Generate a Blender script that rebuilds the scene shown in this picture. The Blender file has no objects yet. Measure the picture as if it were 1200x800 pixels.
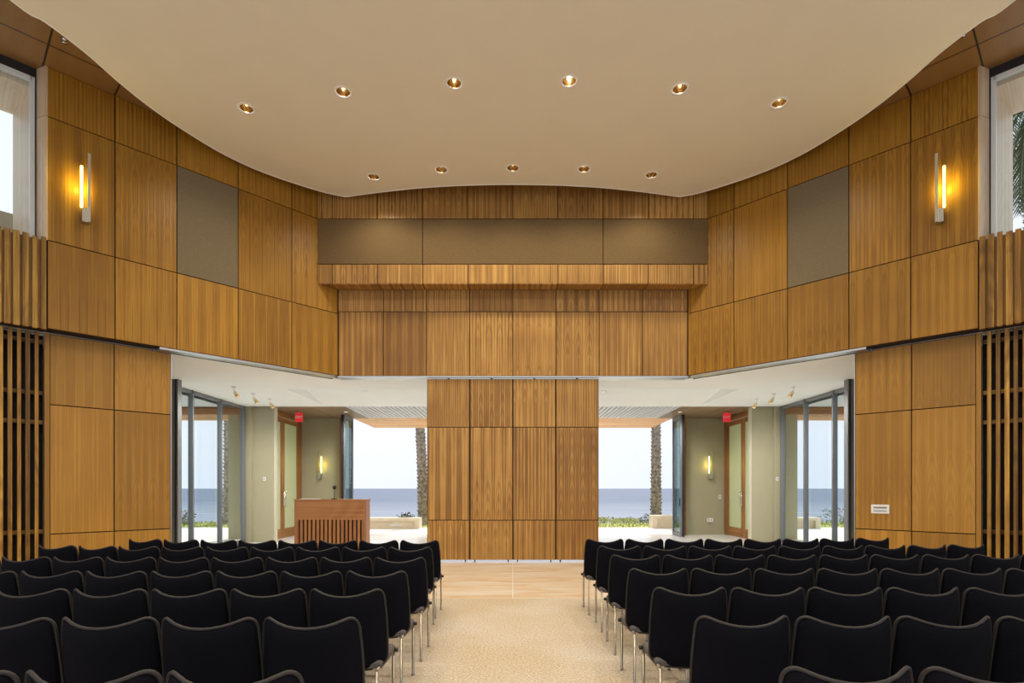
import bpy, bmesh, math, random
from mathutils import Vector, Matrix
random.seed(7)
R = math.radians
col = bpy.context.scene.collection
CAM_Z = 1.57

# ------------------------------------------------------------------ materials
MATS = {}
def _nt(name):
    m = bpy.data.materials.new(name); m.use_nodes = True
    nt = m.node_tree; b = nt.nodes['Principled BSDF']
    return m, nt, b
def plain(name, c, rough=.5, metal=0.0, spec=.5, var=0.0, vscale=8.0, bump=0.0, coords='Object', emit=None, estr=0):
    m, nt, b = _nt(name)
    b.inputs['Roughness'].default_value = rough
    b.inputs['Metallic'].default_value = metal
    b.inputs['Specular IOR Level'].default_value = spec
    tc = nt.nodes.new('ShaderNodeTexCoord')
    nz = nt.nodes.new('ShaderNodeTexNoise'); nz.inputs['Scale'].default_value = vscale
    nz.inputs['Detail'].default_value = 4
    nt.links.new(tc.outputs[coords], nz.inputs['Vector'])
    rp = nt.nodes.new('ShaderNodeValToRGB')
    e = rp.color_ramp.elements
    e[0].position = .3; e[1].position = .7
    e[0].color = tuple(x*(1-var) for x in c)+(1,)
    e[1].color = tuple(min(1, x*(1+var)) for x in c)+(1,)
    nt.links.new(nz.outputs['Fac'], rp.inputs['Fac'])
    nt.links.new(rp.outputs['Color'], b.inputs['Base Color'])
    if bump:
        bp = nt.nodes.new('ShaderNodeBump'); bp.inputs['Strength'].default_value = bump
        bp.inputs['Distance'].default_value = .01
        nt.links.new(nz.outputs['Fac'], bp.inputs['Height'])
        nt.links.new(bp.outputs['Normal'], b.inputs['Normal'])
    if emit:
        b.inputs['Emission Color'].default_value = emit+(1,)
        b.inputs['Emission Strength'].default_value = estr
    MATS[name] = m
    return m

def wood(name, dark, mid, light, rough=.42, leaf=.115, stripe=11.0, fine=150.0, pv=.12, seams=None, contrast=1.0):
    """veneer; UV u = metres across the grain, v = metres along it (+40 per panel)"""
    m, nt, b = _nt(name)
    N, L = nt.nodes, nt.links
    uv = N.new('ShaderNodeTexCoord')
    sp = N.new('ShaderNodeSeparateXYZ'); L.new(uv.outputs['UV'], sp.inputs[0])
    def M(op, a, b_=None, c=None):
        n = N.new('ShaderNodeMath'); n.operation = op
        for i, v in enumerate((a, b_, c)):
            if v is None: continue
            if isinstance(v, (int, float)): n.inputs[i].default_value = v
            else: L.new(v, n.inputs[i])
        return n.outputs[0]
    def nz(x, y, z, detail=3, rough_=.5, dist=0):
        c = N.new('ShaderNodeCombineXYZ')
        for i, v in enumerate((x, y, z)):
            if isinstance(v, (int, float)): c.inputs[i].default_value = v
            else: L.new(v, c.inputs[i])
        n = N.new('ShaderNodeTexNoise'); n.inputs['Scale'].default_value = 1
        n.inputs['Detail'].default_value = detail; n.inputs['Roughness'].default_value = rough_
        n.inputs['Distortion'].default_value = dist
        L.new(c.outputs[0], n.inputs['Vector'])
        return n.outputs['Fac']
    u, v = sp.outputs[0], sp.outputs[1]
    pid = M('FLOOR', M('DIVIDE', M('ADD', v, 10.0), 40.0))
    pp = M('PINGPONG', u, leaf)
    w = M('ADD', pp, M('MULTIPLY', nz(M('MULTIPLY', u, 1.5), M('MULTIPLY', v, .8), pid, 2), .03))
    s1 = nz(M('MULTIPLY', w, stripe*2.4), M('MULTIPLY', v, .22), M('MULTIPLY', pid, 3.7), 3, .6)
    s2 = nz(M('MULTIPLY', w, fine), M('MULTIPLY', v, 2.2), pid, 2, .5)
    s3 = nz(M('MULTIPLY', u, 2.2), M('MULTIPLY', v, .9), M('ADD', pid, 9.3), 2, .5)
    # cathedral figure
    arch = M('SINE', M('MULTIPLY', M('ADD', M('MULTIPLY', M('POWER', M('MULTIPLY', pp, 1/leaf), 2.0), 1.1), M('MULTIPLY', v, 1.3)), 16.0))
    mask = M('MULTIPLY', M('GREATER_THAN', nz(M('MULTIPLY', pid, 5.1), M('MULTIPLY', v, .7), 3.3, 1), .56), .03)
    f = M('ADD', M('MULTIPLY', s1, .62), M('MULTIPLY', s2, .2))
    f = M('ADD', f, M('MULTIPLY', s3, .18))
    f = M('ADD', f, M('MULTIPLY', arch, mask))
    wn = N.new('ShaderNodeTexWhiteNoise'); wn.noise_dimensions = '1D'; L.new(pid, wn.inputs['W'])
    f = M('ADD', M('MULTIPLY', M('SUBTRACT', f, .5), contrast), .5)
    rp = N.new('ShaderNodeValToRGB'); e = rp.color_ramp.elements
    e[0].position = .36; e[0].color = dark+(1,)
    e[1].position = .64; e[1].color = light+(1,)
    k = e.new(.5); k.color = mid+(1,)
    L.new(f, rp.inputs['Fac'])
    mul = M('ADD', M('MULTIPLY', wn.outputs['Value'], 2*pv), 1-pv)
    mx = N.new('ShaderNodeMix'); mx.data_type = 'RGBA'; mx.blend_type = 'MULTIPLY'
    mx.inputs[0].default_value = 1
    L.new(rp.outputs['Color'], mx.inputs[6])
    cb = N.new('ShaderNodeCombineColor')
    for i in range(3): L.new(mul, cb.inputs[i])
    L.new(cb.outputs[0], mx.inputs[7])
    out = mx.outputs[2]
    if seams:      # (period u, offset u, period v, offset v): dark reveals between ceiling boards
        pu, ou, pv_, ov = seams
        def groove(x, per, off):
            t = M('ABSOLUTE', M('SUBTRACT', M('FRACT', M('DIVIDE', M('SUBTRACT', x, off), per)), .5))
            return M('GREATER_THAN', t, .5-.012/per)
        g = M('MAXIMUM', groove(u, pu, ou), groove(v, pv_, ov))
        m2 = N.new('ShaderNodeMix'); m2.data_type = 'RGBA'
        L.new(g, m2.inputs[0]); L.new(out, m2.inputs[6]); m2.inputs[7].default_value = (.02, .01, .006, 1)
        out = m2.outputs[2]
    L.new(out, b.inputs['Base Color'])
    b.inputs['Roughness'].default_value = rough
    b.inputs['Specular IOR Level'].default_value = .35
    MATS[name] = m
    return m

def emissive(name, c, s):
    m = bpy.data.materials.new(name); m.use_nodes = True
    nt = m.node_tree; nt.nodes.clear()
    o = nt.nodes.new('ShaderNodeOutputMaterial'); e = nt.nodes.new('ShaderNodeEmission')
    e.inputs[0].default_value = c+(1,); e.inputs[1].default_value = s
    nt.links.new(e.outputs[0], o.inputs[0]); MATS[name] = m
def glass(name, tint=(.93, .97, .97), refl=.08):
    m = bpy.data.materials.new(name); m.use_nodes = True
    nt = m.node_tree; nt.nodes.clear()
    o = nt.nodes.new('ShaderNodeOutputMaterial'); mx = nt.nodes.new('ShaderNodeMixShader')
    t = nt.nodes.new('ShaderNodeBsdfTransparent'); t.inputs[0].default_value = tint+(1,)
    g = nt.nodes.new('ShaderNodeBsdfGlossy'); g.inputs['Roughness'].default_value = .02
    lw = nt.nodes.new('ShaderNodeLayerWeight'); pw = nt.nodes.new('ShaderNodeMath'); pw.operation = 'POWER'; pw.inputs[1].default_value = 4
    ml = nt.nodes.new('ShaderNodeMath'); ml.operation = 'MULTIPLY_ADD'; ml.inputs[1].default_value = .5; ml.inputs[2].default_value = .03
    nt.links.new(lw.outputs['Facing'], pw.inputs[0]); nt.links.new(pw.outputs[0], ml.inputs[0])
    nt.links.new(ml.outputs[0], mx.inputs[0]); nt.links.new(t.outputs[0], mx.inputs[1]); nt.links.new(g.outputs[0], mx.inputs[2])
    nt.links.new(mx.outputs[0], o.inputs[0]); MATS[name] = m

wood('wood_side', (.21, .092, .010), (.315, .15, .015), (.43, .22, .026), stripe=14, fine=110, contrast=1.15)
wood('wood_front', (.20, .092, .022), (.34, .172, .042), (.54, .31, .085), leaf=.115, stripe=17, contrast=1.35, pv=.06)
wood('wood_low', (.28, .135, .020), (.36, .18, .028), (.46, .245, .042), stripe=9, contrast=1.0)
wood('wood_ceiling', (.20, .103, .036), (.24, .128, .046), (.29, .16, .058), stripe=6, contrast=.5, pv=0, seams=(.87, .395, 1.1, .53), rough=.35)
wood('wood_slat', (.15, .068, .012), (.31, .155, .024), (.58, .33, .06), leaf=.5, stripe=4, fine=60, pv=.35, contrast=1.2)
wood('wood_podium', (.25, .10, .035), (.36, .16, .055), (.46, .22, .08), leaf=.6, stripe=9, fine=90, pv=.05)
wood('wood_door', (.25, .10, .03), (.36, .16, .05), (.45, .21, .07), leaf=.6, stripe=9, fine=90, pv=.1)
wood('wood_reveal_lit', (.55, .38, .22), (.66, .48, .30), (.76, .58, .38), rough=.18)  # window light on the reveal put into a lighter wood colour
wood('wood_sunlit', (.66, .48, .33), (.78, .60, .43), (.88, .72, .55), leaf=.5)  # paler wood colour stands in for sun on the outer window fins
wood('wood_soffit', (.20, .13, .075), (.27, .18, .11), (.33, .23, .15), leaf=.6, stripe=9, fine=90, pv=.1)
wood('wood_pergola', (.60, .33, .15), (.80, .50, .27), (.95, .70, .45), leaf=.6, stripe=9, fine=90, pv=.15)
plain('reveal_dark', (.018, .009, .004), .8)
plain('acoustic_front', (.165, .108, .050), .95, var=.12, vscale=60, spec=.1)
plain('acoustic', (.20, .158, .095), .95, var=.12, vscale=60, spec=.1)
plain('plaster', (.81, .755, .605), .85, var=.015, vscale=2)
plain('white_plaster', (.88, .885, .87), .8, var=.01, vscale=2)
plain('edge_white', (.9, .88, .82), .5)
plain('tan_wall', (.42, .38, .25), .85, var=.02, vscale=3)
plain('tan_light', (.60, .56, .42), .8)
plain('brushed', (.62, .62, .62), .32, metal=1)
plain('frame_grey', (.19, .195, .20), .5, metal=.15)
plain('frame_black', (.02, .022, .026), .4)
plain('frame_white', (.75, .78, .76), .4)
plain('chrome', (.72, .70, .66), .15, metal=1)
plain('leg_metal', (.42, .38, .32), .3, metal=1)
plain('chair_fabric', (.0038, .0038, .0068), .95, var=.25, vscale=120, spec=.12)
plain('chair_seat', (.11, .098, .094), .7, var=.25, vscale=160, spec=.3)  # black fabric lightened: daylight glare on the seat is in the colour
plain('chair_piping', (.020, .016, .016), .6, spec=.4)
plain('black_plastic', (.012, .012, .013), .5)
plain('gold', (.80, .62, .34), .16, metal=1)
plain('exit_red', (.75, .02, .03), .4, emit=(.9, .03, .05), estr=.35)
plain('white_paint', (.85, .85, .83), .4)
plain('grey_print', (.25, .25, .25), .6)
plain('soffit_grey', (.55, .57, .57), .8)
plain('concrete', (.80, .78, .74), .8, var=.05, vscale=1.5)
plain('bench_stone', (.80, .70, .52), .85, var=.06, vscale=4)
plain('foyer_stone', (.72, .71, .68), .22, var=.04, vscale=1.2)
plain('bark', (.27, .235, .20), .95, var=.6, vscale=9)
plain('leaf', (.07, .10, .035), .7, var=.3, vscale=3)
plain('leaf_grey', (.16, .18, .13), .7, var=.3, vscale=3)
plain('flower', (.6, .18, .12), .7)
plain('grass', (.42, .45, .13), .9, var=.3, vscale=1.5)
plain('sand', (.42, .38, .28), .95, var=.15, vscale=1)
plain('grille', (.72, .71, .76), .5)
plain('parapet', (.50, .42, .28), .9)
emissive('tube_glow', (1, .76, .16), 9)
emissive('tube_glow_soft', (1, .93, .45), 3.2)
emissive('lamp_dim', (1, .95, .85), 1.2)
emissive('lamp_glow', (1, .86, .62), 7)
emissive('lamp_glow_hot', (1, .9, .72), 60)
glass('glass')
glass('glass_green', (.62, .76, .74))

def carpet():
    m, nt, b = _nt('carpet'); N, L = nt.nodes, nt.links
    tc = N.new('ShaderNodeTexCoord')
    n1 = N.new('ShaderNodeTexNoise'); n1.inputs['Scale'].default_value = 48; n1.inputs['Detail'].default_value = 6; n1.inputs['Roughness'].default_value = .8
    n2 = N.new('ShaderNodeTexNoise'); n2.inputs['Scale'].default_value = 1.1; n2.inputs['Detail'].default_value = 3
    L.new(tc.outputs['Object'], n1.inputs[0]); L.new(tc.outputs['Object'], n2.inputs[0])
    r1 = N.new('ShaderNodeValToRGB'); e = r1.color_ramp.elements
    e[0].position = .40; e[0].color = (.40, .335, .265, 1); e[1].position = .60; e[1].color = (.72, .64, .54, 1)
    r2 = N.new('ShaderNodeValToRGB'); e = r2.color_ramp.elements
    e[0].position = .35; e[0].color = (.93, .86, .76, 1); e[1].position = .65; e[1].color = (1, 1, 1, 1)
    L.new(n1.outputs['Fac'], r1.inputs[0]); L.new(n2.outputs['Fac'], r2.inputs[0])
    mx = N.new('ShaderNodeMix'); mx.data_type = 'RGBA'; mx.blend_type = 'MULTIPLY'; mx.inputs[0].default_value = 1
    L.new(r1.outputs[0], mx.inputs[6]); L.new(r2.outputs[0], mx.inputs[7]); L.new(mx.outputs[2], b.inputs['Base Color'])
    b.inputs['Roughness'].default_value = .95; b.inputs['Specular IOR Level'].default_value = .1
    bp = N.new('ShaderNodeBump'); bp.inputs['Strength'].default_value = .4; bp.inputs['Distance'].default_value = .01
    L.new(n1.outputs['Fac'], bp.inputs['Height']); L.new(bp.outputs[0], b.inputs['Normal'])
    MATS['carpet'] = m
carpet()
def stone():
    m, nt, b = _nt('stone'); N, L = nt.nodes, nt.links
    tc = N.new('ShaderNodeTexCoord'); mp = N.new('ShaderNodeMapping'); mp.inputs['Scale'].default_value = (.6, 2.4, 1)
    n1 = N.new('ShaderNodeTexNoise'); n1.inputs['Scale'].default_value = 1.6; n1.inputs['Detail'].default_value = 7; n1.inputs['Distortion'].default_value = .6
    L.new(tc.outputs['Object'], mp.inputs[0]); L.new(mp.outputs[0], n1.inputs[0])
    r1 = N.new('ShaderNodeValToRGB'); e = r1.color_ramp.elements
    e[0].position = .3; e[0].color = (.60, .42, .25, 1); e[1].position = .68; e[1].color = (.72, .67, .60, 1)
    k = e.new(.5); k.color = (.70, .57, .43, 1)
    L.new(n1.outputs['Fac'], r1.inputs[0]); L.new(r1.outputs[0], b.inputs['Base Color'])
    b.inputs['Roughness'].default_value = .35
    MATS['stone'] = m
stone()
def sea():
    m, nt, b = _nt('sea'); N, L = nt.nodes, nt.links
    tc = N.new('ShaderNodeTexCoord'); mp = N.new('ShaderNodeMapping'); mp.inputs['Scale'].default_value = (.03, .12, 1)
    n1 = N.new('ShaderNodeTexNoise'); n1.inputs['Scale'].default_value = 1; n1.inputs['Detail'].default_value = 8; n1.inputs['Roughness'].default_value = .65
    L.new(tc.outputs['Object'], mp.inputs[0]); L.new(mp.outputs[0], n1.inputs[0])
    r1 = N.new('ShaderNodeValToRGB'); e = r1.color_ramp.elements
    e[0].position = .35; e[0].color = (.115, .15, .225, 1); e[1].position = .62; e[1].color = (.17, .205, .28, 1)
    k = e.new(.7); k.color = (.33, .36, .42, 1)
    L.new(n1.outputs['Fac'], r1.inputs[0])
    sx = N.new('ShaderNodeSeparateXYZ'); L.new(tc.outputs['Object'], sx.inputs[0])
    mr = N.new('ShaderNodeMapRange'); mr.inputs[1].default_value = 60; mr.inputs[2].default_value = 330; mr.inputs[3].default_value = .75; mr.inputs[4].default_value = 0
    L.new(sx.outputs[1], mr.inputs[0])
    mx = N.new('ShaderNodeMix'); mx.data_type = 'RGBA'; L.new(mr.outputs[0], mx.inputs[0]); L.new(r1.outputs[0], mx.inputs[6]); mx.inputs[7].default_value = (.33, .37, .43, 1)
    L.new(mx.outputs[2], b.inputs['Base Color'])
    b.inputs['Roughness'].default_value = .8; b.inputs['Specular IOR Level'].default_value = .1
    MATS['sea'] = m
sea()
def frosted():
    m = bpy.data.materials.new('frosted'); m.use_nodes = True
    nt = m.node_tree; nt.nodes.clear()
    o = nt.nodes.new('ShaderNodeOutputMaterial'); mx = nt.nodes.new('ShaderNodeMixShader'); mx.inputs[0].default_value = .55
    t = nt.nodes.new('ShaderNodeBsdfTranslucent'); t.inputs[0].default_value = (.78, .80, .58, 1)
    d = nt.nodes.new('ShaderNodeBsdfDiffuse'); d.inputs[0].default_value = (.7, .72, .5, 1)
    nt.links.new(t.outputs[0], mx.inputs[1]); nt.links.new(d.outputs[0], mx.inputs[2]); nt.links.new(mx.outputs[0], o.inputs[0])
    MATS['frosted'] = m
frosted()

# ------------------------------------------------------------------ mesh builder
class MB:
    def __init__(s): s.v = []; s.f = []; s.uv = []; s.mi = []; s.sm = []; s.mats = []; s.pid = random.randint(0, 400)
    def m(s, name):
        if name not in s.mats: s.mats.append(name)
        return s.mats.index(name)
    def face(s, pts, mat, uvs=None, smooth=False):
        i = len(s.v); s.v += [tuple(p) for p in pts]
        s.f.append(tuple(range(i, i+len(pts)))); s.mi.append(s.m(mat)); s.sm.append(smooth)
        s.uv += uvs if uvs else [(0, 0)]*len(pts)
    def box(s, o, ax, ay, az, mat, grain='z', newpid=True, back=True):
        """box from corner o along vectors ax, ay, az; UVs in metres, v along the grain axis"""
        o, ax, ay, az = map(Vector, (o, ax, ay, az))
        if ax.cross(ay).dot(az) < 0: ax, ay = ay, ax; grain = {'x': 'y', 'y': 'x', 'z': 'z'}[grain]
        if newpid: s.pid += 1
        L_ = (ax.length, ay.length, az.length); A = (ax, ay, az); g = 'xyz'.index(grain)
        c = lambda i, j, k: o+ax*i+ay*j+az*k
        off = (s.pid*7.31) % 3.0
        def q(idx):
            pts = [c(*t) for t in idx]
            var = [k for k in range(3) if len({t[k] for t in idx}) > 1]
            va = g if g in var else var[1]; ua = [k for k in var if k != va][0]
            uvs = [(t[ua]*L_[ua]+off+(.0 if ua != g else 0), t[va]*L_[va]+40*s.pid) for t in idx]
            s.face(pts, mat, uvs)
        q([(0,0,0),(0,1,0),(1,1,0),(1,0,0)]); q([(0,0,1),(1,0,1),(1,1,1),(0,1,1)])
        q([(0,0,0),(1,0,0),(1,0,1),(0,0,1)]); q([(0,1,0),(0,1,1),(1,1,1),(1,1,0)])
        q([(0,0,0),(0,0,1),(0,1,1),(0,1,0)]); q([(1,0,0),(1,1,0),(1,1,1),(1,0,1)])
    def bx(s, x0, x1, y0, y1, z0, z1, mat, grain='z', **k):
        s.box((x0, y0, z0), (x1-x0, 0, 0), (0, y1-y0, 0), (0, 0, z1-z0), mat, grain, **k)
    def tube(s, pts, r, mat, n=8, cap=True):
        pts = [Vector(p) for p in pts]; rs = r if isinstance(r, (list, tuple)) else [r]*len(pts)
        rings = []; prev = None
        for i, p in enumerate(pts):
            t = (pts[min(i+1, len(pts)-1)]-pts[max(i-1, 0)]).normalized()
            up = prev if prev else (Vector((0, 0, 1)) if abs(t.z) < .9 else Vector((1, 0, 0)))
            a = (up-t*up.dot(t)).normalized(); prev = a; b = t.cross(a)
            rings.append([p+(a*math.cos(2*math.pi*k/n)+b*math.sin(2*math.pi*k/n))*rs[i] for k in range(n)])
        base = len(s.v)
        for rg in rings: s.v += [tuple(p) for p in rg]
        for i in range(len(rings)-1):
            for k in range(n):
                s.f.append((base+i*n+k, base+i*n+(k+1) % n, base+(i+1)*n+(k+1) % n, base+(i+1)*n+k)); s.mi.append(s.m(mat)); s.sm.append(True)
                s.uv += [(k*.02, i*.1), (k*.02+.02, i*.1), (k*.02+.02, i*.1+.1), (k*.02, i*.1+.1)]
        if cap:
            s.f.append(tuple(base+k for k in reversed(range(n)))); s.mi.append(s.m(mat)); s.sm.append(False); s.uv += [(0, 0)]*n
            e = base+(len(rings)-1)*n
            s.f.append(tuple(e+k for k in range(n))); s.mi.append(s.m(mat)); s.sm.append(False); s.uv += [(0, 0)]*n
    def lathe(s, prof, mat, c=(0, 0, 0), n=24, M_=None, smooth=True):
        base = len(s.v)
        for (r, z) in prof:
            for k in range(n):
                p = Vector((r*math.cos(2*math.pi*k/n), r*math.sin(2*math.pi*k/n), z))
                if M_: p = M_ @ p
                s.v.append(tuple(p+Vector(c)))
        for i in range(len(prof)-1):
            for k in range(n):
                s.f.append((base+i*n+k, base+i*n+(k+1) % n, base+(i+1)*n+(k+1) % n, base+(i+1)*n+k)); s.mi.append(s.m(mat)); s.sm.append(smooth); s.uv += [(0, 0)]*4
        return s
    def grid(s, P, mat, closed_u=False, smooth=True, flip=False):
        nr, nc = len(P), len(P[0]); base = len(s.v)
        for row in P: s.v += [tuple(p) for p in row]
        for i in range(nr-1):
            for j in range(nc if closed_u else nc-1):
                q = [base+i*nc+j, base+i*nc+(j+1) % nc, base+(i+1)*nc+(j+1) % nc, base+(i+1)*nc+j]
                if flip: q.reverse()
                s.f.append(tuple(q)); s.mi.append(s.m(mat)); s.sm.append(smooth); s.uv += [(j*.1, i*.1)]*4
    def prism(s, poly, z0, z1, mat, side=None):
        n = len(poly)
        s.face([(x, y, z1) for x, y in poly], mat, [(x, y) for x, y in poly])
        s.face([(x, y, z0) for x, y in reversed(poly)], mat, [(x, y) for x, y in reversed(poly)])
        for i in range(n):
            a, b = poly[i], poly[(i+1) % n]
            s.face([(a[0], a[1], z0), (b[0], b[1], z0), (b[0], b[1], z1), (a[0], a[1], z1)], side or mat)
    def build(s, name, parent=None, loc=None, merge=False):
        me = bpy.data.meshes.new(name); me.from_pydata(s.v, [], s.f)
        for mn in s.mats: me.materials.append(MATS[mn])
        for i, p in enumerate(me.polygons): p.material_index = s.mi[i]; p.use_smooth = s.sm[i]
        ul = me.uv_layers.new(name='UVMap')
        for i, u in enumerate(s.uv): ul.data[i].uv = u
        if merge:
            bm = bmesh.new(); bm.from_mesh(me); bmesh.ops.remove_doubles(bm, verts=bm.verts, dist=1e-5)
            bmesh.ops.recalc_face_normals(bm, faces=bm.faces); bm.to_mesh(me); bm.free()
        me.update()
        o = bpy.data.objects.new(name, me); col.objects.link(o)
        if parent: o.parent = parent
        if loc: o.location = loc
        return o

def tag(o, label=None, cat=None, group=None, kind=None):
    if label: o['label'] = label
    if cat: o['category'] = cat
    if group: o['group'] = group
    if kind: o['kind'] = kind
    return o
def struct(mb, name, label=None, cat=None, **k):
    return tag(mb.build(name, **k), label, cat, kind='structure')
def empty(name, loc, rz=0, label=None, cat=None, group=None):
    o = bpy.data.objects.new(name, None); col.objects.link(o); o.empty_display_size = .1
    o.location = loc; o.rotation_euler = (0, 0, rz)
    return tag(o, label, cat, group)
def kids(o): return [c for c in bpy.data.objects if c.parent == o]
TREE = {}
def remember(root):
    TREE[root.name] = [(c, kids(c)) for c in kids(root)]
def dup(root, loc, rz, label, group=None):
    r = root.copy(); col.objects.link(r); r.location = loc; r.rotation_euler = (0, 0, rz); r['label'] = label
    if group: r['group'] = group
    for c, gs in TREE[root.name]:
        k = c.copy(); col.objects.link(k); k.parent = r
        for g in gs:
            h = g.copy(); col.objects.link(h); h.parent = k
    return r

# ------------------------------------------------------------------ wall line frames
class Line:
    """vertical plane: plan point p, unit direction u along the wall (towards the camera), n into the room"""
    def __init__(s, p, u, n): s.p = Vector((p[0], p[1], 0)); s.u = Vector((u[0], u[1], 0)); s.n = Vector((n[0], n[1], 0))
    def P(s, a, t, z): return s.p+s.u*a+s.n*t+Vector((0, 0, z))
def side_line(sgn, p, slope):
    l = math.hypot(1, slope); u = (-1/l*-sgn*1 if sgn > 0 else -1/l, -slope/l)
    u = (sgn/l, -slope/l); n = (-sgn*slope/l, -1/l)
    return Line((sgn*p[0], p[1]), u, n)
UP = {s: side_line(s, (3.70, 11.54), 1.0624) for s in (-1, 1)}
LO = {s: side_line(s, (5.95, 9.50), 1.034) for s in (-1, 1)}
LN = {-1: 'left', 1: 'right'}
GAP = .008
def panels(mb, L, cells, thick=.03, mat='wood_side', gap=GAP):
    for c in cells:
        a0, a1, z0, z1 = c[:4]; mt = c[4] if len(c) > 4 else mat
        mb.box(L.P(a0+gap, 0, z0+gap), L.u*(a1-a0-2*gap), -L.n*thick, (0, 0, z1-z0-2*gap), mt)
def backing(mb, L, a0, a1, z0, z1, t0, t1, mat='reveal_dark'):
    mb.box(L.P(a0, -t0, z0), L.u*(a1-a0), -L.n*(t1-t0), (0, 0, z1-z0), mat)

Z1, Z2, Z3, Z4 = 3.95, 5.26, 7.10, 7.84
SE = [0, .99, 2.0, 3.0, 3.87, 4.70]
for s in (-1, 1):
    L = UP[s]; mb = MB()
    for i in range(5):
        panels(mb, L, [(SE[i], SE[i+1], Z1, Z2)])
        if i != 2: panels(mb, L, [(SE[i], SE[i+1], Z2, Z3)])
        panels(mb, L, [(SE[i], SE[i+1], Z3, Z4)])
    backing(mb, L, -.02, 4.69, Z1+.004, Z4, .03, .30)
    # window reveal at the end of the wall
    for z0, z1 in ((Z2, Z3), (Z3, Z4)):
        mb.box(L.P(4.692, 0, z0+(GAP if z0 == Z3 else 0)), L.u*.03, -L.n*.19+L.u*.08, (0, 0, z1-z0-(GAP if z0 == Z3 else 0)), 'wood_reveal_lit')
    # continuation beside the clerestory window, towards the back of the hall
    panels(mb, L, [(7.9, 9.2, Z2, Z3), (7.9, 9.2, Z3, Z4), (9.2, 10.5, Z2, Z3), (9.2, 10.5, Z3, Z4)])
    backing(mb, L, 7.9, 10.5, Z2, Z4, .03, .30)
    backing(mb, L, 4.70, 10.5, Z1, Z2-.02, .06, .30)
    struct(mb, 'wall_'+LN[s]+'_upper', f'{"right" if s>0 else "left"} upper wall of walnut-coloured veneer panels', 'wall')
    # acoustic fabric panel
    mb = MB(); mb.box(L.P(2.0+GAP, .004, Z2+GAP), L.u*(1-2*GAP), -L.n*.04, (0, 0, Z3-Z2-2*GAP), 'acoustic')
    tag(mb.build('acoustic_panel'), f'brown fabric acoustic panel set among veneer panels on the {"right" if s>0 else "left"} angled wall', 'acoustic panel', 'acoustic panels on the walls')
    # aluminium head track below the wall over the opening
    mb = MB()
    mb.box(L.P(0.05, -.02, Z1-.035), L.u*3.2, -L.n*.20, (0, 0, .035), 'brushed')
    mb.box(L.P(0.0, -.22, Z1-.045), L.u*3.3, -L.n*.012, (0, 0, .045), 'frame_grey')
    struct(mb, 'trim_1' if s < 0 else 'trim_2', f'aluminium head track under the {"right" if s>0 else "left"} upper wall', 'trim')
    # clerestory window
    mb = MB(); a0, a1 = 4.775, 7.9; t = .19
    z0, z1 = Z2-.02, Z4
    root = MB()
    mb.box(L.P(a0, -t, z1-.13), L.u*(a1-a0), -L.n*.10, (0, 0, .13), 'frame_black')
    mb.box(L.P(a0, -t, z0), L.u*.045, -L.n*.10, (0, 0, z1-z0), 'frame_black')
    mb.box(L.P(a1-.07, -t, z0), L.u*.07, -L.n*.10, (0, 0, z1-z0), 'frame_black')
    mb.box(L.P(a0, -t, z0), L.u*(a1-a0), -L.n*.10, (0, 0, .07), 'frame_black')
    mb.box(L.P(a0+.07, -t-.01, z1-.19), L.u*(a1-a0-.14), -L.n*.08, (0, 0, .06), 'frame_white')
    mb.box(L.P(a0+.045, -t-.01, z0), L.u*.055, -L.n*.08, (0, 0, z1-z0-.13), 'frame_white')
    w = tag(mb.build('window_1' if s < 0 else 'window_2'), f'{"right" if s>0 else "left"} clerestory window in a black frame above the slats', 'window', kind='structure')
    mb = MB(); mb.box(L.P(a0+.1, -t-.05, z0+.05), L.u*(a1-a0-.2), -L.n*.01, (0, 0, z1-z0-.2), 'glass'); mb.build('pane', w)
    mb = MB()
    mb.box(L.P(a0-.02, -t-.11, z1-.25), L.u*(a1-a0), -L.n*1.0, (0, 0, .2), 'wood_sunlit', 'y')
    mb.box(L.P(a0-.04, -t-.11, z0), L.u*.08, -L.n*.95+L.u*.17, (0, 0, z1-z0-.25), 'wood_sunlit')
    struct(mb, 'trim_3' if s < 0 else 'trim_4', f'wood-lined outer reveal of the {"right" if s>0 else "left"} clerestory window', 'trim')
    mb = MB(); mb.box(L.P(4.0, -2.4, 5.0), L.u*4.5, -L.n*.3, (0, 0, 1.4), 'parapet'); 
    if s < 0: struct(mb, 'wall_outside', 'tan parapet wall outside the left clerestory window', 'wall')

    # lower wall
    L = LO[s]; mb = MB()
    e = [0, .807, 1.615]
    panels(mb, L, [(e[i], e[i+1], a, b) for i in range(2) for a, b in ((0.0, .87), (.87, 2.85), (2.85, 3.93))], mat='wood_low')
    mb.box(L.P(1.615, 0.0, 0), L.u*.06, -L.n*.03, (0, 0, 3.93), 'wood_low')
    backing(mb, L, 0.005, 1.67, 0, 3.93, .03, .16)
    mb.box(L.P(-.012, 0, 0), L.u*.012, -L.n*.16, (0, 0, 3.93), 'brushed')
    backing(mb, L, 1.67, 5.9, 0, 3.93, .22, .26)
    struct(mb, 'wall_'+LN[s]+'_lower', f'{"right" if s>0 else "left"} lower wall of large veneer panels beside the glass wall', 'wall')
    # slat screens
    sc = empty('slat_screen', L.P(3.8, 0, 0), label=f'tall open wooden slat screen beside the {"right" if s>0 else "left"} lower wall panels', cat='slat screen', group='lower slat screens')
    mb = MB(); k = 0; a = 1.70
    while a < 5.8:
        wd = random.uniform(.042, .056)
        mb.box(L.P(a+.045, .02, 0)-sc.location, L.u*wd, -L.n*.09, (0, 0, 3.93), 'wood_slat'); a += .098
    mb.build('slats', sc)
    for z in (.88, 2.55, 3.0, 3.78):
        mb = MB(); mb.box(L.P(1.69, -.115, z)-sc.location, L.u*4.1, -L.n*.045, (0, 0, .06), 'wood_slat', 'x'); mb.build('rail', sc)
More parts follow.
